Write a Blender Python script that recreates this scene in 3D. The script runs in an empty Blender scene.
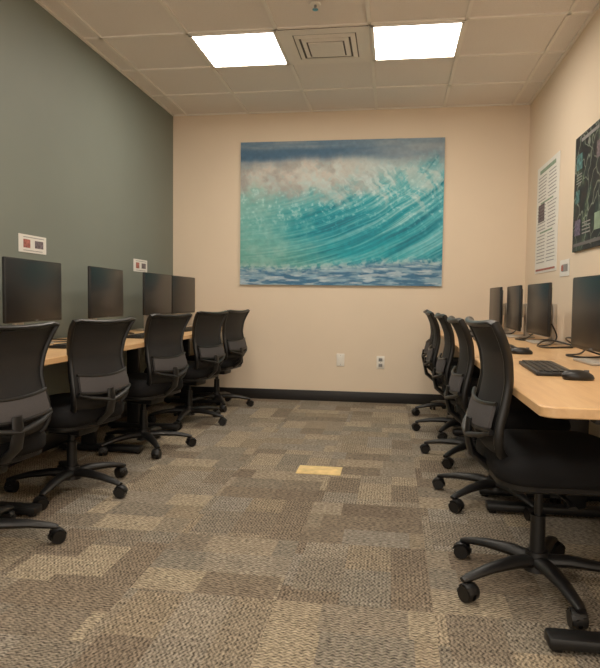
import bpy, bmesh, math, random
import numpy as np
from mathutils import Matrix, Vector
random.seed(7)
W=3.341; H=2.74; YF=-7.2
scene=bpy.context.scene
scene.view_settings.view_transform='Standard'
scene.view_settings.look='None'
scene.view_settings.gamma=1.12
COL=bpy.context.collection

def s2l(c):
    c=c/255.0
    return c/12.92 if c<=0.04045 else ((c+0.055)/1.055)**2.4
def rgb(r,g,b): return (s2l(r),s2l(g),s2l(b),1.0)

# ------------------------------------------------------------ materials
def newmat(name):
    m=bpy.data.materials.new(name); m.use_nodes=True
    nt=m.node_tree; b=nt.nodes["Principled BSDF"]
    return m,nt,b
def N(nt,t,**kw):
    n=nt.nodes.new(t)
    for k,v in kw.items(): setattr(n,k,v)
    return n
def math_(nt,op,a,b=None,c=None):
    n=nt.nodes.new("ShaderNodeMath"); n.operation=op
    for i,v in enumerate((a,b,c)):
        if v is None: continue
        if isinstance(v,(int,float)): n.inputs[i].default_value=v
        else: nt.links.new(v,n.inputs[i])
    return n.outputs[0]
def objco(nt,scale=(1,1,1)):
    t=N(nt,"ShaderNodeTexCoord"); mp=N(nt,"ShaderNodeMapping")
    mp.inputs["Scale"].default_value=scale
    nt.links.new(t.outputs["Object"],mp.inputs["Vector"]); return mp.outputs[0]
def noise(nt,vec,scale,detail=3,rough=.5):
    n=N(nt,"ShaderNodeTexNoise"); n.inputs["Scale"].default_value=scale
    n.inputs["Detail"].default_value=detail; n.inputs["Roughness"].default_value=rough
    if vec is not None: nt.links.new(vec,n.inputs["Vector"])
    return n.outputs["Fac"]
def ramp(nt,fac,stops,interp='LINEAR'):
    r=N(nt,"ShaderNodeValToRGB"); cr=r.color_ramp; cr.interpolation=interp
    while len(cr.elements)<len(stops): cr.elements.new(.5)
    for e,(p,c) in zip(cr.elements,stops): e.position=p; e.color=c
    nt.links.new(fac,r.inputs[0]); return r.outputs[0]
def bump(nt,b,h,strength=.2,dist=.002):
    n=N(nt,"ShaderNodeBump"); n.inputs["Strength"].default_value=strength; n.inputs["Distance"].default_value=dist
    nt.links.new(h,n.inputs["Height"]); nt.links.new(n.outputs[0],b.inputs["Normal"])
def simple(name,c,rough=.5,metal=0,spec=.5,var=0.0,nscale=30,bmp=0.0):
    m,nt,b=newmat(name)
    b.inputs["Roughness"].default_value=rough; b.inputs["Metallic"].default_value=metal
    b.inputs["Specular IOR Level"].default_value=spec
    co=objco(nt); f=noise(nt,co,nscale)
    lo=tuple(x*(1-var) for x in c[:3])+(1,); hi=tuple(min(1,x*(1+var)) for x in c[:3])+(1,)
    nt.links.new(ramp(nt,f,[(.3,lo),(.7,hi)]),b.inputs["Base Color"])
    if bmp: bump(nt,b,noise(nt,co,nscale*8),bmp,.001)
    return m

M={}
M['wall_beige']=simple("beige_paint",rgb(228,209,184),.75,spec=.25,var=.02,nscale=2,bmp=.15)
M['wall_green']=simple("grey_green_paint",rgb(115,121,112),.6,spec=.35,var=.03,nscale=2,bmp=.15)
M['base']=simple("rubber_base",rgb(20,18,18),.5)
M['black']=simple("black_plastic",rgb(15,15,16),.45,spec=.4,var=.1)
M['blacksat']=simple("black_nylon",rgb(12,12,13),.38,spec=.4,var=.1)
M['seatfab']=simple("seat_fabric",rgb(16,16,18),.9,spec=.2,var=.25,nscale=300,bmp=.5)
M['grey']=simple("grey_trim",rgb(96,94,94),.7,var=.1,nscale=200)
M['lumbar']=simple("lumbar_grey",rgb(60,57,58),.8,var=.2,nscale=300)
M['silver']=simple("silver_stand",rgb(178,170,158),.4,metal=.3,var=.04)
M['screen']=simple("monitor_glass",rgb(21,22,25),.35,spec=.35,var=.03)
M['white']=simple("white_plastic",rgb(232,226,214),.4,var=.02)
M['paper']=simple("paper",rgb(228,225,217),.7,var=.02)
M['ink']=simple("ink",rgb(70,68,70),.7,var=.1)
M['inkl']=simple("light_ink",rgb(140,138,136),.7,var=.1)
M['inkred']=simple("red_ink",rgb(160,92,80),.7,var=.5,nscale=60)
M['inkgreen']=simple("green_ink",rgb(128,150,126),.7,var=.2)
M['inkblue']=simple("photo_ink",rgb(104,92,96),.7,var=.6,nscale=80)
M['inkteal']=simple("teal_ink",rgb(58,104,104),.6,var=.7,nscale=40)
M['inkpurple']=simple("violet_ink",rgb(90,80,104),.6,var=.7,nscale=50)
M['tbar']=simple("ceiling_tbar",rgb(234,227,216),.5,var=.02)
M['vent']=simple("vent_metal",rgb(230,222,210),.45,var=.02)
M['ventdark']=simple("vent_gap",rgb(110,102,94),.8)
M['steel']=simple("chrome_steel",rgb(150,150,152),.25,metal=.9)

def mk_mesh_fabric():
    m,nt,b=newmat("mesh_fabric")
    co=objco(nt); f=noise(nt,co,400)
    nt.links.new(ramp(nt,f,[(.3,rgb(12,12,14)),(.7,rgb(25,24,26))]),b.inputs["Base Color"])
    b.inputs["Roughness"].default_value=.75
    tr=N(nt,"ShaderNodeBsdfTransparent"); mx=N(nt,"ShaderNodeMixShader"); mx.inputs[0].default_value=.09
    out=nt.nodes["Material Output"]
    nt.links.new(b.outputs[0],mx.inputs[1]); nt.links.new(tr.outputs[0],mx.inputs[2]); nt.links.new(mx.outputs[0],out.inputs[0])
    return m
M['mesh']=mk_mesh_fabric()

def mk_wood():
    m,nt,b=newmat("maple_laminate")
    co=objco(nt,(14,1.2,14)); f=noise(nt,co,3,5,.6)
    nt.links.new(ramp(nt,f,[(.25,rgb(196,152,104)),(.55,rgb(211,169,119)),(.8,rgb(220,182,133))]),b.inputs["Base Color"])
    b.inputs["Roughness"].default_value=.38
    return m
M['wood']=mk_wood()

def mk_tile():
    m,nt,b=newmat("acoustic_tile")
    co=objco(nt); f=noise(nt,co,160,3,.7)
    base=ramp(nt,f,[(.33,rgb(188,180,172)),(.42,rgb(228,220,211)),(.8,rgb(236,229,221))])
    nt.links.new(base,b.inputs["Base Color"]); b.inputs["Roughness"].default_value=.9
    bump(nt,b,f,.3,.002); return m
M['tile']=mk_tile()

def mk_carpet():
    m,nt,b=newmat("carpet_tiles")
    t=N(nt,"ShaderNodeTexCoord"); sp=N(nt,"ShaderNodeSeparateXYZ"); nt.links.new(t.outputs["Object"],sp.inputs[0])
    X,Y=sp.outputs[0],sp.outputs[1]
    T=.50
    tx=math_(nt,'FLOOR',math_(nt,'DIVIDE',math_(nt,'ADD',X,.2),T)); ty=math_(nt,'FLOOR',math_(nt,'DIVIDE',Y,T))
    def wn(a,b_,c=0.0):
        cb=N(nt,"ShaderNodeCombineXYZ")
        for i,v in enumerate((a,b_,c)):
            if isinstance(v,(int,float)): cb.inputs[i].default_value=v
            else: nt.links.new(v,cb.inputs[i])
        w=N(nt,"ShaderNodeTexWhiteNoise"); w.noise_dimensions='3D'; nt.links.new(cb.outputs[0],w.inputs[0]); return w.outputs[0]
    ori=math_(nt,'MODULO',math_(nt,'ABSOLUTE',math_(nt,'ADD',tx,ty)),2.0)
    ori=math_(nt,'GREATER_THAN',ori,.5)
    def mixf(f,a,b_):
        return math_(nt,'ADD',math_(nt,'MULTIPLY',a,math_(nt,'SUBTRACT',1.0,f)),math_(nt,'MULTIPLY',b_,f))
    P=mixf(ori,X,Y); Q=mixf(ori,Y,X)
    s1=math_(nt,'FLOOR',math_(nt,'DIVIDE',P,.1667)); s2=math_(nt,'FLOOR',math_(nt,'DIVIDE',math_(nt,'ADD',Q,math_(nt,'MULTIPLY',wn(s1,tx,3.3),.25)),.27))
    tid=math_(nt,'ADD',math_(nt,'MULTIPLY',tx,17.3),math_(nt,'MULTIPLY',ty,5.7))
    h1=wn(s1,s2,tid); h2=wn(tx,ty,9.1)
    h=math_(nt,'ADD',math_(nt,'MULTIPLY',h1,.75),math_(nt,'MULTIPLY',h2,.25))
    col=ramp(nt,h,[(0.0,rgb(104,92,79)),(.25,rgb(117,105,90)),(.4,rgb(122,115,103)),(.52,rgb(132,119,100)),(.64,rgb(128,121,110)),(.78,rgb(143,130,110)),(1,rgb(150,138,117))])
    cb=N(nt,"ShaderNodeCombineXYZ"); nt.links.new(math_(nt,'MULTIPLY',P,130.0),cb.inputs[0]); nt.links.new(math_(nt,'MULTIPLY',Q,60.0),cb.inputs[1])
    f1=noise(nt,cb.outputs[0],1.0,2,.6)
    rows=math_(nt,'SINE',math_(nt,'ADD',math_(nt,'MULTIPLY',P,2*math.pi/.014),math_(nt,'MULTIPLY',math_(nt,'SINE',math_(nt,'MULTIPLY',Q,2*math.pi/.024)),1.6)))
    w=math_(nt,'ADD',math_(nt,'MULTIPLY',math_(nt,'SUBTRACT',f1,.5),3.4),math_(nt,'MULTIPLY',rows,.34))
    w=math_(nt,'ADD',math_(nt,'MULTIPLY',w,.98),1.0)
    w=math_(nt,'MAXIMUM',w,.22)
    soft=math_(nt,'ADD',math_(nt,'MULTIPLY',noise(nt,t.outputs["Object"],14,3),.5),.75)
    w=math_(nt,'MULTIPLY',w,soft)
    mx=N(nt,"ShaderNodeVectorMath",operation='SCALE'); nt.links.new(col,mx.inputs[0]); nt.links.new(w,mx.inputs["Scale"])
    nt.links.new(mx.outputs[0],b.inputs["Base Color"]); b.inputs["Roughness"].default_value=.95; b.inputs["Specular IOR Level"].default_value=.1
    bump(nt,b,w,.6,.004); return m
M['carpet']=mk_carpet()

def mk_emit():
    m,nt,b=newmat("light_lens")
    co=objco(nt); f=noise(nt,co,60,1)
    nt.links.new(ramp(nt,f,[(.3,(.95,.95,.95,1)),(.7,(1,1,1,1))]),b.inputs["Base Color"])
    b.inputs["Emission Color"].default_value=(1,.895,.76,1); b.inputs["Emission Strength"].default_value=21.0
    return m
M['lens']=mk_emit()

def mk_poster():
    m,nt,b=newmat("dark_plant_poster")
    co=objco(nt,(1,1,1)); f=noise(nt,co,7,6,.65)
    v=N(nt,"ShaderNodeTexVoronoi",feature='DISTANCE_TO_EDGE'); v.inputs["Scale"].default_value=6
    ds=N(nt,"ShaderNodeVectorMath",operation='ADD'); nn=N(nt,"ShaderNodeTexNoise"); nn.inputs["Scale"].default_value=5
    nt.links.new(co,nn.inputs["Vector"]); sc=N(nt,"ShaderNodeVectorMath",operation='SCALE'); sc.inputs["Scale"].default_value=.25
    nt.links.new(nn.outputs["Color"],sc.inputs[0]); nt.links.new(co,ds.inputs[0]); nt.links.new(sc.outputs[0],ds.inputs[1])
    nt.links.new(ds.outputs[0],v.inputs["Vector"])
    a=ramp(nt,v.outputs["Distance"],[(0,rgb(190,196,184)),(.015,rgb(110,130,110)),(.04,rgb(28,34,40)),(1,rgb(16,19,26))])
    bb=ramp(nt,f,[(.48,rgb(18,20,27)),(.60,rgb(44,70,58)),(.72,rgb(140,158,124))])
    mx=N(nt,"ShaderNodeMix",data_type='RGBA'); mx.inputs[0].default_value=.55
    nt.links.new(a,mx.inputs[6]); nt.links.new(bb,mx.inputs[7]); nt.links.new(mx.outputs[2],b.inputs["Base Color"])
    b.inputs["Roughness"].default_value=.5; b.inputs["Specular IOR Level"].default_value=.2; return m
M['poster']=mk_poster()

# ------------------------------------------------------------ mesh builder
class B:
    def __init__(s): s.v=[]; s.f=[]; s.m=[]; s.mats=[]
    def mi(s,k):
        if k not in s.mats: s.mats.append(k)
        return s.mats.index(k)
    def add(s,verts,faces,mat,mx=None):
        o=len(s.v)
        for p in verts:
            p=Vector(p)
            if mx is not None: p=mx@p
            s.v.append(tuple(p))
        i=s.mi(mat)
        for f in faces: s.f.append(tuple(a+o for a in f)); s.m.append(i)
    def box(s,c,d,mat,bev=0.0,mx=None,seg=2):
        bm=bmesh.new(); bmesh.ops.create_cube(bm,size=1)
        for v in bm.verts: v.co=Vector((v.co.x*d[0],v.co.y*d[1],v.co.z*d[2]))
        if bev>0: bmesh.ops.bevel(bm,geom=list(bm.edges),offset=bev,segments=seg,profile=.5,affect='EDGES')
        for v in bm.verts: v.co+=Vector(c)
        bm.verts.index_update()
        s.add([v.co.copy() for v in bm.verts],[[v.index for v in f.verts] for f in bm.faces],mat,mx); bm.free()
    def ring_loft(s,rings,mat,mx=None,cap=True,closed=False):
        n=len(rings[0]); V=[p for r in rings for p in r]; F=[]
        R=len(rings)
        for i in range(R if closed else R-1):
            j=(i+1)%R
            for k in range(n):
                l=(k+1)%n
                F.append((i*n+k,i*n+l,j*n+l,j*n+k))
        if cap and not closed:
            F.append(tuple(range(n))[::-1]); F.append(tuple((R-1)*n+k for k in range(n)))
        s.add(V,F,mat,mx)
    def cyl(s,p0,p1,r0,r1,mat,seg=20,mx=None):
        s.tube([p0,p1],[(r0,r0),(r1,r1)],mat,seg,mx)
    def tube(s,pts,rad,mat,seg=10,mx=None,up=(0,0,1),closed=False):
        pts=[Vector(p) for p in pts]; n=len(pts); rings=[]
        for i,p in enumerate(pts):
            if closed: t=pts[(i+1)%n]-pts[i-1]
            else: t=pts[min(i+1,n-1)]-pts[max(i-1,0)]
            t.normalize(); u=Vector(up)
            if abs(t.dot(u))>.97: u=Vector((1,0,0)) if abs(t.x)<.9 else Vector((0,1,0))
            a=t.cross(u).normalized(); b=a.cross(t).normalized()
            r=rad[i] if isinstance(rad,list) else rad
            if isinstance(r,(int,float)): r=(r,r)
            rings.append([p+a*(r[0]*math.cos(2*math.pi*k/seg))+b*(r[1]*math.sin(2*math.pi*k/seg)) for k in range(seg)])
        s.ring_loft(rings,mat,mx,True,closed)
    def sheet(s,fn,nu,nv,th,mat,mx=None):
        V=[];F=[]
        for side in (0,1):
            for j in range(nv+1):
                for i in range(nu+1):
                    p=Vector(fn(i/nu*2-1,j/nv)); p.x-=side*th; V.append(p)
        A=lambda i,j,sd: sd*(nu+1)*(nv+1)+j*(nu+1)+i
        for j in range(nv):
            for i in range(nu):
                F.append((A(i,j,0),A(i+1,j,0),A(i+1,j+1,0),A(i,j+1,0)))
                F.append((A(i,j,1),A(i,j+1,1),A(i+1,j+1,1),A(i+1,j,1)))
        for i in range(nu):
            F.append((A(i,0,0),A(i,0,1),A(i+1,0,1),A(i+1,0,0))); F.append((A(i,nv,0),A(i+1,nv,0),A(i+1,nv,1),A(i,nv,1)))
        for j in range(nv):
            F.append((A(0,j,0),A(0,j+1,0),A(0,j+1,1),A(0,j,1))); F.append((A(nu,j,0),A(nu,j,1),A(nu,j+1,1),A(nu,j+1,0)))
        s.add(V,F,mat,mx)
    def mesh(s,name,smooth=True):
        me=bpy.data.meshes.new(name); me.from_pydata(s.v,[],s.f)
        for k in s.mats: me.materials.append(M[k])
        me.polygons.foreach_set("material_index",s.m)
        bm=bmesh.new(); bm.from_mesh(me); bmesh.ops.recalc_face_normals(bm,faces=bm.faces); bm.to_mesh(me); bm.free()
        if smooth:
            me.polygons.foreach_set("use_smooth",[True]*len(me.polygons)); me.set_sharp_from_angle(angle=math.radians(38))
        me.update(); return me
    def obj(s,name,loc=(0,0,0),rot=0,parent=None,smooth=True):
        return link(name,s.mesh(name,smooth),loc,rot,parent)
def link(name,me,loc=(0,0,0),rot=0,parent=None):
    o=bpy.data.objects.new(name,me); o.location=loc; o.rotation_euler=(0,0,rot); COL.objects.link(o)
    if parent: o.parent=parent
    return o
def empty(name,loc,rot=0):
    o=bpy.data.objects.new(name,None); o.location=loc; o.rotation_euler=(0,0,rot); o.empty_display_size=.1; COL.objects.link(o); return o
def rr(hx,hy,rad,z,dx=0,n=8):
    out=[]
    for cx,cy,a0 in ((hx-rad,hy-rad,0),(-hx+rad,hy-rad,90),(-hx+rad,-hy+rad,180),(hx-rad,-hy+rad,270)):
        for k in range(n):
            a=math.radians(a0+90*k/(n-1)); out.append((cx+rad*math.cos(a)+dx,cy+rad*math.sin(a),z))
    return out

# ------------------------------------------------------------ room shell
b=B(); b.box((W/2,YF/2,-.05),(W+.2,-YF+.2,.1),'carpet'); b.obj("floor",smooth=False)
b=B(); b.box((W/2,.05,H/2),(W+.2,.1,H),'wall_beige'); b.obj("wall_back",smooth=False)
b=B(); b.box((-.05,YF/2,H/2),(.1,-YF,H),'wall_green'); b.obj("wall_left",smooth=False)
b=B(); b.box((W+.05,YF/2,H/2),(.1,-YF,H),'wall_beige'); b.obj("wall_right",smooth=False)
b=B(); b.box((W/2,-.006,.05),(W,.012,.1),'base',.003); b.obj("baseboard_back")
b=B(); b.box((.006,YF/2,.05),(.012,-YF-.03,.1),'base',.003); b.obj("baseboard_left")
b=B(); b.box((W-.006,YF/2,.05),(.012,-YF-.03,.1),'base',.003); b.obj("baseboard_right")
b=B(); b.box((W/2,YF/2,H+.06),(W+.2,-YF+.2,.1),'tile')
gx=[.14+.61*i for i in range(6)]; gy=[-.59-.61*i for i in range(11)]
for x in gx: b.box((x,YF/2,H+.006),(.024,-YF,.014),'tbar')
for y in gy: b.box((W/2,y,H+.0055),(W,.024,.013),'tbar')
b.box((W/2,-.01,H+.005),(W,.02,.014),'tbar'); b.box((.01,YF/2,H+.005),(.02,-YF,.014),'tbar'); b.box((W-.01,YF/2,H+.005),(.02,-YF,.014),'tbar')
b.obj("ceiling",smooth=False)

def troffer(xc,yc):
    b=B(); w=.598
    for sx,sy,dx,dy in ((0,1,w,.022),(0,-1,w,.022),(1,0,.022,w),(-1,0,.022,w)):
        b.box((sx*(w/2-.011),sy*(w/2-.011),0),(dx,dy,.014),'tbar',.002)
    b.box((0,0,.002),(w-.04,w-.04,.006),'lens')
    b.obj("ceiling_light_panel",(xc,yc,H-.002))
for yc in (-1.505,-3.945,-6.385):
    troffer(1.055,yc); troffer(2.275,yc)
b=B()
b.box((0,0,.004),(.595,.595,.006),'ventdark')
def frame(b,half,wd,z,mat,tilt=.0):
    o=half; i=half-wd
    V=[(-o,-o,z),(o,-o,z),(o,o,z),(-o,o,z),(-i,-i,z+tilt),(i,-i,z+tilt),(i,i,z+tilt),(-i,i,z+tilt)]
    V+=[(p[0],p[1],p[2]+.004) for p in V]
    F=[]
    for k in range(4):
        l=(k+1)%4; F+= [(k,l,l+4,k+4),(k+8,k+12,l+12,l+8),(k,k+8,l+8,l),(k+4,l+4,l+12,k+12)]
    b.add(V,F,mat)
frame(b,.299,.085,-.006,'vent',.004)
for h_,z_ in ((.205,-.004),(.160,-.010)): frame(b,h_,.030,z_,'vent',-.008)
b.box((0,0,-.018),(.235,.235,.01),'vent',.003)
b.obj("air_vent",(1.665,-1.505,H-.004),smooth=False)
b=B(); b.cyl((0,0,0),(0,0,-.006),.035,.03,'white',24); b.cyl((0,0,-.006),(0,0,-.03),.008,.008,'steel',12); b.cyl((0,0,-.03),(0,0,-.034),.018,.018,'steel',16)
b.obj("fire_sprinkler",(1.66,-2.13,H))

# ------------------------------------------------------------ wave canvas (vertex-coloured)
def vnoise(x,y,seed):
    rs=np.random.RandomState(seed); g=rs.rand(256,256)
    xi=np.floor(x).astype(int); yi=np.floor(y).astype(int); fx=x-xi; fy=y-yi
    fx=fx*fx*(3-2*fx); fy=fy*fy*(3-2*fy)
    a=g[yi%256,xi%256]; b_=g[yi%256,(xi+1)%256]; c=g[(yi+1)%256,xi%256]; d=g[(yi+1)%256,(xi+1)%256]
    return (a*(1-fx)+b_*fx)*(1-fy)+(c*(1-fx)+d*fx)*fy
def fbm(x,y,seed,o=4):
    s=0;a=.5;t=0
    for i in range(o): s=s+a*vnoise(x*2**i,y*2**i,seed+i); t+=a; a*=.55
    return s/t
def ss(a,b_,x):
    t=np.clip((x-a)/(b_-a),0,1); return t*t*(3-2*t)
def wave_canvas():
    x0,x1,z0,z1=.685,2.597,1.11,2.465
    nu,nv=560,400
    U,V=np.meshgrid(np.linspace(0,1,nu+1),np.linspace(0,1,nv+1)) # V down
    def C(r,g,b_): return np.array([r,g,b_],float)
    def mixc(a,b_,t): return a*(1-t[...,None])+b_*t[...,None]
    sk=fbm(U*4,V*20,1)
    col=mixc(C(104,130,152),C(144,158,168),ss(.3,.7,sk)+0*U)
    col=mixc(col,C(156,168,174),ss(.35,1,U)*.6)
    col=mixc(col,C(74,104,132),ss(.03,.07,V)*(1-ss(.11,.15,V))*(1-ss(.4,.9,U))*.85)
    crest=.17-.05*np.sin(np.clip(U*1.1,0,1)*math.pi)+.04*(fbm(U*5,U*0+3,4)-.5)+.03*(fbm(U*26,U*0,5)-.5)
    foam=fbm(U*14,V*12,9); ff=fbm(U*60,V*45,19,4)
    fm=ss(crest-.04,crest+.05,V)
    fcol=mixc(C(176,173,168),C(212,206,197),ss(.35,.65,foam))
    fcol=mixc(fcol,C(176,202,205),ss(.35,.85,U)*.8)
    fcol=mixc(fcol,C(142,172,178),ss(.5,.8,ff)*.35)
    col=mixc(col,fcol,fm)
    dx=(U+.05)/1.0; dy=(V+.55)/1.25
    r=np.sqrt(dx**2*.72+dy**2)
    th=np.arctan2(dy,dx)
    wob=.03*fbm(U*3,V*3,13)
    st=fbm((r+wob)*130,th*5,20,4); st2=fbm((r+wob)*40,th*2.6,31,3)
    lip=.31+.05*np.sin(U*4.2+.3)-.10*ss(.55,1,U)
    face=ss(lip-.10,lip+.12,V+.22*(foam-.5)+.08*(ff-.5))
    base=mixc(C(126,184,178),C(74,168,178),ss(.1,.5,U))
    dark=np.exp(-(((U-.53-.15*(V-.55))/.32)**2+((V-.58)/.18)**2))
    base=mixc(base,C(24,124,142),dark*.95)
    base=mixc(base,C(104,178,194),ss(.72,1,U)*.6)
    base=mixc(base,C(104,160,150),ss(.62,.85,V)*(1-ss(.2,.6,U))*.75)
    stk=ss(.48,.72,st)*.40+ss(.5,.74,st2)*.32
    amp=.50+.5*np.exp(-(((U-.85)/.25)**2+((V-.5)/.28)**2))
    base=mixc(base,C(194,226,228),np.clip(stk*amp,0,.8))
    base=mixc(base,C(20,98,118),np.clip((ss(.5,.26,st2)*.5+ss(.48,.28,st)*.28)*ss(.05,.45,U),0,1))
    base=mixc(base,C(166,206,199),np.clip(ss(.4,.75,foam)*(1-ss(.2,.6,U))*.4,0,1))
    base=mixc(base,C(210,229,228),ss(.55,.8,ff)*(1-ss(.45,.7,V))*.5)
    col=mixc(col,base,face)
    sp=fbm(U*34-12*V+4*foam,V*7,50,5)
    mist=ss(crest,crest+.07,V)*(1-ss(.26,.52,V+.25*(foam-.5)))
    col=mixc(col,C(210,223,220),np.clip(mist*(.08+.85*ss(.38,.64,sp)),0,.8)*(.4+.45*ss(.2,.6,U)))
    bl=.86+.025*np.sin(U*4+1)+.03*(fbm(U*10,U*0,60)-.5)
    sea=ss(bl-.03,bl+.03,V+.03*(ff-.5))
    rip=fbm(U*14+2*V,V*60,70,4)
    scol=mixc(C(72,112,144),C(142,172,190),ss(.38,.66,rip))
    scol=mixc(scol,C(206,218,222),ss(.54,.68,fbm(U*14,V*60,80))*.65)
    col=mixc(col,scol,sea)
    fl=np.exp(-((V-bl)/.03)**2)*ss(.38,.58,fbm(U*40,V*35,90))
    col=mixc(col,C(206,221,218),np.clip(fl,0,1)*.55)
    col=col*(1+.16*(ff[...,None]-.5))
    col=np.clip(col,0,255)/255.
    lin=np.where(col<=.04045,col/12.92,((col+.055)/1.055)**2.4)
    g=lin.mean(-1,keepdims=True); lin=np.clip(g+(lin-g)*1.18,0.005,1)*.90
    n=(nu+1)*(nv+1)
    wr=.006*fbm(U*5+V*2,V*3,100)+.004*np.exp(-((U-.78-.1*V)/.02)**2)*(1-V)
    P=np.stack([x0+U*(x1-x0),-.022-wr,z1-V*(z1-z0)],-1).reshape(-1,3)
    idx=np.arange(n).reshape(nv+1,nu+1)
    F=np.stack([idx[:-1,:-1],idx[1:,:-1],idx[1:,1:],idx[:-1,1:]],-1).reshape(-1,4)
    verts=P.tolist(); faces=F.tolist()
    k=len(verts)
    verts+=[[x,y,z] for x in (x0,x1) for y in (-.0225,-.0002) for z in (z0,z1)]
    faces+=[[k,k+1,k+3,k+2],[k+4,k+6,k+7,k+5],[k,k+2,k+6,k+4],[k+1,k+5,k+7,k+3],[k+2,k+3,k+7,k+6]]
    me=bpy.data.meshes.new("wave_canvas"); me.from_pydata(verts,[],faces)
    at=me.color_attributes.new("paint",'FLOAT_COLOR','POINT')
    buf=np.ones((len(verts),4),np.float32); buf[:n,:3]=lin.reshape(-1,3); buf[n:,:3]=(.12,.25,.3)
    at.data.foreach_set("color",buf.ravel())
    m,nt,bb=newmat("printed_canvas"); a=N(nt,"ShaderNodeVertexColor"); a.layer_name="paint"
    nt.links.new(a.outputs[0],bb.inputs["Base Color"]); bb.inputs["Roughness"].default_value=.6; bb.inputs["Specular IOR Level"].default_value=.3
    me.materials.append(m); me.polygons.foreach_set("use_smooth",[True]*len(me.polygons)); me.set_sharp_from_angle(angle=.6)
    link("wave_canvas_print",me)
wave_canvas()

# ------------------------------------------------------------ wall items
G=.0003
b=B(); b.box((0,-.003,0),(.075,.006,.12),'white',.002)
for z in (-.042,.042): b.cyl((0,-.006,z),(0,-.0075,z),.003,.003,'steel',10)
b.obj("blank_wall_plate",(1.67,-G,.40))
b=B(); b.box((0,-.003,0),(.075,.006,.12),'white',.002)
for z in (-.026,.026):
    b.box((0,-.007,z),(.036,.005,.032),'inkl',.002)
    for x in (-.007,.007): b.box((x,-.010,z+.003),(.003,.002,.01),'black')
b.cyl((0,-.006,0),(0,-.009,0),.003,.003,'steel',10)
b.obj("power_outlet",(2.05,-G,.385))
M['brass']=simple("brass_cover",rgb(222,192,128),.5,metal=.0,var=.22,nscale=18)
b=B(); b.box((0,0,.003),(.25,.16,.006),'brass',.002); b.box((0,0,.0065),(.20,.11,.002),'brass',.0008)
b.obj("floor_outlet_cover",(1.76,-2.455,0))
def sign(y,z):
    b=B(); b.box((.002,0,0),(.003,.29,.105),'paper')
    b.box((.004,-.065,0),(.0015,.07,.05),'inkred'); b.box((.004,.065,.0),(.0015,.09,.045),'inkblue')
    b.box((.004,.01,.038),(.0015,.22,.004),'inkl'); b.box((.004,0,-.040),(.0015,.2,.004),'inkl')
    b.obj("wall_sign",(G,y,z),smooth=False)
sign(-2.435,1.285); sign(-.81,1.245)
b=B(); b.box((-.008,0,0),(.016,.62,.74),'poster',.002); b.box((-.0165,0,-.33),(.002,.56,.02),'grey'); b.box((-.0165,.0,.33),(.002,.34,.02),'inkl')
for (py,pz,sy_,sz_,k) in ((.2,.2,.12,.10,'inkteal'),(.2,-.22,.12,.10,'inkpurple'),(-.2,-.22,.12,.10,'inkgreen'),(-.2,.2,.12,.10,'inkblue'),(.22,-.02,.08,.08,'inkteal')):
    b.box((-.0165,py,pz),(.002,sy_,sz_),k)
for i in range(4):
    b.box((-.0165,.02,-.2-i*.022),(.002,.16,.007),'inkl')
    b.box((-.0165,.2,.12-i*.018),(.002,.11,.005),'inkl')
b.obj("plant_poster",(W-G,-1.86,1.675),smooth=False)
b=B(); b.box((-.002,0,0),(.004,.70,.87),'paper')
b.box((-.005,0,.385),(.002,.5,.03),'inkgreen')
for i in range(27):
    z=.34-i*.0265
    if i in (8,17): b.box((-.005,0,z),(.002,.4,.012),'inkgreen'); continue
    l1=.24+.04*random.random(); l2=.20+.08*random.random()
    b.box((-.005,.16,z),(.002,l1,.006),'inkl'); b.box((-.005,-.16,z),(.002,l2,.006),'inkl')
b.box((-.005,.17,.05),(.002,.2,.14),'inkblue')
b.box((-.005,0,-.41),(.002,.62,.015),'inkred')
b.obj("notice_poster",(W-G,-.75,1.645),smooth=False)
b=B(); b.box((-.002,0,0),(.004,.24,.115),'paper'); b.box((-.005,-.01,0),(.002,.14,.05),'inkl'); b.box((-.006,.05,0),(.002,.05,.04),'inkred'); b.obj("wall_card",(W-G,-1.33,1.215),smooth=False)

# ------------------------------------------------------------ desks
TZ=.705
def desk(x0,x1,y0,y1,frontx,footlen,zt=TZ,inset=.34):
    e=empty("computer_desk",((x0+x1)/2,(y0+y1)/2,0))
    dx=x1-x0; dy=y1-y0
    b=B(); hx,hy=dx/2,dy/2
    b.ring_loft([rr(hx-.003,hy-.003,.037,zt-.03),rr(hx,hy,.04,zt-.027),rr(hx,hy,.04,zt-.004),rr(hx-.004,hy-.004,.036,zt)],'wood'); b.obj("desk_top",parent=e)
    for sy in (-1,1):
        y=sy*(dy/2-inset)
        b=B()
        xf=frontx*(dx/2-.06); xb=xf-frontx*footlen
        b.box(((xf+xb)/2,y,.03),(footlen,.07,.035),'black',.01)
        for xx in (xf-frontx*.03,xb+frontx*.03): b.cyl((xx,y,0),(xx,y,.02),.018,.018,'black',12)
        xm=(xf+xb)/2-frontx*.08
        b.box((xm,y,zt/2),(.09,.045,zt-.07),'black',.008)
        b.box((xm,y,zt-.045),(dx*.75,.05,.03),'black',.005)
        b.obj("t_leg",parent=e)
    b=B(); b.box((-frontx*(dx*.18),0,zt-.06),(.03,dy-2*inset,.05),'black',.004); b.obj("cross_beam",parent=e)
for a,c in ((-1.92,-.09),(-3.76,-1.93),(-5.60,-3.77)): desk(.03,.68,a,c,1,.54)
for a,c in ((-1.47,-.07),(-2.87,-1.475),(-4.27,-2.875)): desk(2.54,3.31,a,c,-1,.62,inset=.12)

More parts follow.
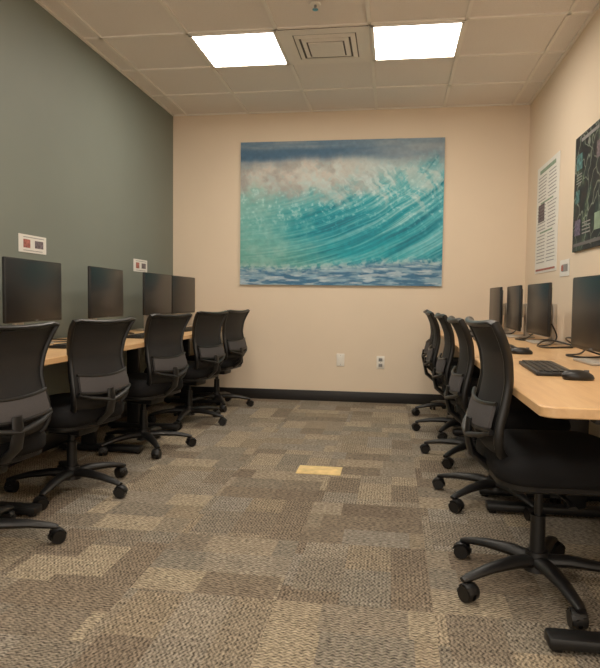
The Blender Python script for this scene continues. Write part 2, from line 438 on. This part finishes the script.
# ------------------------------------------------------------ monitors (screen faces +X)
def mon_mesh(zb,h,w):
    b=B()
    zc=zb+h/2
    b.box((0,0,zc),(.02,w,h),'black',.006)
    b.box((.0095,0,zc+.004),(.004,w-.014,h-.022),'screen',.001)
    r=[]
    for t,k in ((-.008,1.),(-.022,.9),(-.034,.62),(-.036,.55)):
        r.append([(t,sx*w/2*.92*k,zc+sz*h/2*.9*k) for sx,sz in ((-1,-1),(1,-1),(1,1),(-1,1))])
    b.ring_loft(r,'black')
    b.box((-.05,0,zc-.02),(.04,.10,.10),'silver',.006)
    b.box((-.095,0,(zc+.03)/2+.005),(.03,.075,zc+.03),'silver',.006)
    b.box((-.07,0,zc-.02),(.04,.05,.06),'silver',.004)
    b.box((-.045,0,.007),(.19,.24,.012),'silver',.005)
    b.box((.0125,0,zb+.008),(.002,.03,.006),'grey')
    return b.mesh("computer_monitor")
ML=mon_mesh(.13,.335,.60); MR=mon_mesh(.055,.335,.56)
for x,y,r in ((.22,-3.66,.0),(.22,-2.78,.06),(.22,-1.91,.08),(.24,-1.02,-.0),(.24,-.39,-.02)):
    link("computer_monitor",ML,(x,y,TZ),r)
for x,y,r in ((3.04,-3.02,.05),(3.10,-1.66,.02),(3.07,-.98,-.02),(3.03,-.37,.0)):
    link("computer_monitor",MR,(x,y,TZ),math.pi+r)

def kb_mesh():
    b=B(); b.box((0,0,.008),(.145,.44,.014),'black',.004)
    for i in range(5):
        n=(20,19,18,17,8)[i]
        for j in range(n):
            wy=.41/n; b.box((-.05+i*.024,-.205+wy*(j+.5),.017),(.020,wy-.003,.006),'blacksat')
    return b.mesh("keyboard",True)
def mouse_mesh():
    b=B(); rings=[]
    for z,k in ((.001,.9),(.008,1.),(.018,.96),(.028,.75),(.034,.4),(.0355,.05)):
        rings.append([(.055*k*math.cos(a)-z*.3,.032*k*math.sin(a),z) for a in [2*math.pi*i/20 for i in range(20)]])
    b.ring_loft(rings,'blacksat'); b.box((.025,0,.03),(.018,.006,.01),'grey',.002)
    return b.mesh("computer_mouse")
KM=kb_mesh(); MS=mouse_mesh()
for y in (-3.62,-2.75,-1.88,-1.0,-.42):
    link("keyboard",KM,(.47,y+.02,TZ),math.pi); link("computer_mouse",MS,(.49,y+.32,TZ),math.pi)
for y,x in ((-3.36,2.76),(-2.3,2.78),(-1.62,2.78),(-.98,2.78),(-.38,2.78)):
    link("keyboard",KM,(x,y,TZ),-.05); link("computer_mouse",MS,(x+.04,y-.30,TZ),0)

def cable(pts,r=.004,name="monitor_cable"):
    P=[Vector(p) for p in pts]; out=[]
    P=[P[0]]+P+[P[-1]]
    for i in range(1,len(P)-2):
        for k in range(8):
            t=k/8; a,b_,c,d=P[i-1:i+3]
            out.append(.5*((2*b_)+(-a+c)*t+(2*a-5*b_+4*c-d)*t*t+(-a+3*b_-3*c+d)*t**3))
    out.append(P[-2]); b=B(); b.tube(out,r,'blacksat',8); b.obj(name)
Z0=TZ+.006
for y in (-3.02,-2.3,-1.66,-.98,-.37):
    cable([(3.17,y-.06,TZ+.13),(3.19,y-.12,TZ+.05),(3.12,y-.24,Z0),(3.02,y-.36,Z0),(3.07,y-.48,Z0),(3.2,y-.4,Z0),(3.28,y-.3,Z0)],.005)
cable([(3.2,-2.62,Z0),(3.08,-2.55,Z0+.04),(2.98,-2.45,Z0+.06),(2.96,-2.3,Z0+.02),(3.05,-2.15,Z0),(3.2,-2.1,Z0)],.005)
cable([(3.25,-2.0,Z0),(3.15,-2.15,Z0+.05),(3.12,-2.4,Z0+.07),(3.2,-2.6,Z0+.03),(3.28,-2.7,Z0)],.005)
for y in (-2.79,-1.91,-1.03):
    cable([(.11,y+.05,TZ+.13),(.09,y+.12,TZ+.05),(.16,y+.22,Z0),(.28,y+.3,Z0),(.2,y+.4,Z0),(.06,y+.42,Z0)])

# ------------------------------------------------------------ chairs (sitter faces +X)
PR=[(.43,-.14,.15),(.46,-.185,.175),(.50,-.208,.197),(.56,-.208,.202),(.63,-.190,.193),(.70,-.178,.188),(.78,-.186,.200),(.85,-.212,.217),(.905,-.245,.224)]
def prof(z):
    zs=[p[0] for p in PR]; return np.interp(z,zs,[p[1] for p in PR]),np.interp(z,zs,[p[2] for p in PR])
def smoothprof(z):
    xs=[prof(z+d) for d in (-.02,-.01,0,.01,.02)]; return sum(a for a,_ in xs)/5,sum(w for _,w in xs)/5
def backpt(u,z,off=0):
    x,w=smoothprof(z); return Vector((x+.026*u*u+off,u*w,z))
def upper_mesh():
    b=B(); z0,z1=.445,.885
    def fn(u,v):
        z=z0+(z1-z0)*v
        p=backpt(u,z); p.z+=-.012*(1-u*u)*(v**6)
        return p
    b.sheet(fn,16,26,.004,'mesh')
    pts=[];n=26
    for j in range(n+1): pts.append(fn(1,j/n))
    for i in range(1,16): pts.append(fn(1-2*i/16,1)+Vector((0,0,.006)))
    for j in range(n+1): pts.append(fn(-1,1-j/n))
    for i in range(1,16): pts.append(fn(-1+2*i/16,0))
    pts=[p+Vector((-.002,0,0)) for p in pts]
    b.tube(pts,(.011,.015),'blacksat',10,closed=True,up=(1,0,0))
    def lf(u,v):
        z=.545+.070*v+.014*u*u; return backpt(u*.90,z,-.018)
    b.sheet(lf,14,4,.010,'lumbar')
    for zz in (.538,.620):
        b.tube([backpt(u*.95,zz+.014*u*u,-.024) for u in np.linspace(-1,1,15)],(.007,.007),'blacksat',8)
    b.tube([(-.02,0,.385),(-.10,0,.375),(-.17,0,.39),(-.230,0,.44),(-.244,0,.50),(-.238,0,.56)],[(.035,.014),(.035,.014),(.033,.015),(.03,.014),(.028,.012),(.022,.01)],'black',12,up=(0,0,1))
    for s in (-1,1):
        b.tube([(-.241,0,.50),(-.241,s*.06,.512),(-.226,s*.13,.525),backpt(s*.95,.545,-.018)],[(.016,.010),(.015,.009),(.013,.009),(.012,.008)],'black',10)
        b.tube([(-.10,s*.02,.385),(-.13,s*.10,.40),backpt(s*.9,.455,-.01)],[(.016,.012)]*3,'black',10)
    R=[]
    for z,k in ((.385,.90),(.392,.96),(.41,1.0),(.442,1.),(.465,.965),(.477,.90),(.483,.80),(.486,.5),(.4865,.1)):
        r=rr(.24*k,.245*k,.10*k,z,.055)
        R.append([(x,y,zz-(.018*max(0,(x-.14)/.14)**2 if zz>.43 else 0)) for x,y,zz in r])
    b.ring_loft(R,'seatfab')
    b.ring_loft([rr(.19,.20,.09,.362,.045),rr(.225,.232,.10,.375,.05),rr(.228,.235,.10,.39,.055)],'black')
    b.box((-.01,0,.345),(.20,.15,.05),'black',.012)
    b.tube([(.02,-.07,.345),(.03,-.20,.342),(.03,-.25,.335)],[(.006,.006),(.006,.006),(.014,.005)],'blacksat',8)
    b.tube([(.05,.07,.345),(.05,.22,.342)],[(.006,.006),(.01,.01)],'blacksat',8)
    b.cyl((0,0,.19),(0,0,.33),.014,.014,'black',16)
    return b.mesh("seat_and_back")
def base_mesh():
    b=B(); R=.29
    b.cyl((0,0,.06),(0,0,.125),.045,.036,'black',24); b.cyl((0,0,.12),(0,0,.25),.026,.024,'black',20)
    for k in range(5):
        mx=Matrix.Rotation(2*math.pi*k/5,4,'Z')
        b.tube([(.02,0,.092),(.10,0,.098),(.20,0,.090),(R-.01,0,.074),(R+.015,0,.068)],[(.032,.022),(.030,.020),(.024,.016),(.019,.012),(.014,.008)],'black',12,mx=mx)
        b.cyl((R,0,.074),(R,0,.045),.009,.009,'black',10,mx=mx)
        m2=mx@Matrix.Translation((R,0,0))@Matrix.Rotation(k*1.3+.4,4,'Z')
        for s in (-1,1):
            b.cyl((.012,s*.007,.029),(.012,s*.024,.029),.029,.026,'blacksat',20,mx=m2)
        hood=[]
        for a in np.linspace(math.radians(10),math.radians(190),9):
            hood.append((.012+.031*math.cos(a),0,.029+.031*math.sin(a)))
        b.tube(hood,(.022,.004),'black',8,mx=m2)
    return b.mesh("star_base")
UM=upper_mesh(); BM_=base_mesh()
def chair(x,y,face,baserot,dz=0,name="office_chair"):
    e=empty(name,(x,y,0))
    link("seat_and_back",UM,(0,0,dz),math.radians(face),e)
    link("star_base",BM_,(0,0,0),math.radians(baserot),e)
for a in ((.59,-3.82,165,25,-.02),(.572,-3.04,168,-15,-.025),(.58,-2.14,167,20,-.02),(.59,-1.26,167,-15,-.02),(.60,-.52,170,10,-.02)): chair(*a)
for a in ((2.66,-3.75,3,138,.02),(2.67,-2.83,0,150,.0),(2.66,-2.02,0,160,0),(2.64,-1.28,-2,170,.0),(2.66,-.55,-2,190,0)): chair(*a)

# ------------------------------------------------------------ camera
p=(2.1545,-5.9441,.9742,.1468,.0556,.0118,624.7)
cy,sy=math.cos(p[3]),math.sin(p[3])
f=Vector((-sy*math.cos(p[4]),cy*math.cos(p[4]),-math.sin(p[4]))); r=Vector((cy,sy,0)); u=r.cross(f)
c,s=math.cos(p[5]),math.sin(p[5]); r2=c*r+s*u; u2=-s*r+c*u
cam=bpy.data.cameras.new("camera"); co=bpy.data.objects.new("camera",cam); COL.objects.link(co)
mw=Matrix(((r2.x,u2.x,-f.x,p[0]),(r2.y,u2.y,-f.y,p[1]),(r2.z,u2.z,-f.z,p[2]),(0,0,0,1))); co.matrix_world=mw
cam.sensor_fit='HORIZONTAL'; cam.sensor_width=36; cam.lens=36*p[6]/600; cam.clip_start=.05
scene.camera=co
w=bpy.data.worlds.new("world"); scene.world=w; w.use_nodes=True; w.node_tree.nodes["Background"].inputs[0].default_value=(1,.86,.71,1); w.node_tree.nodes["Background"].inputs[1].default_value=1.6  # warm fill light, added; enters through the end left open behind the camera
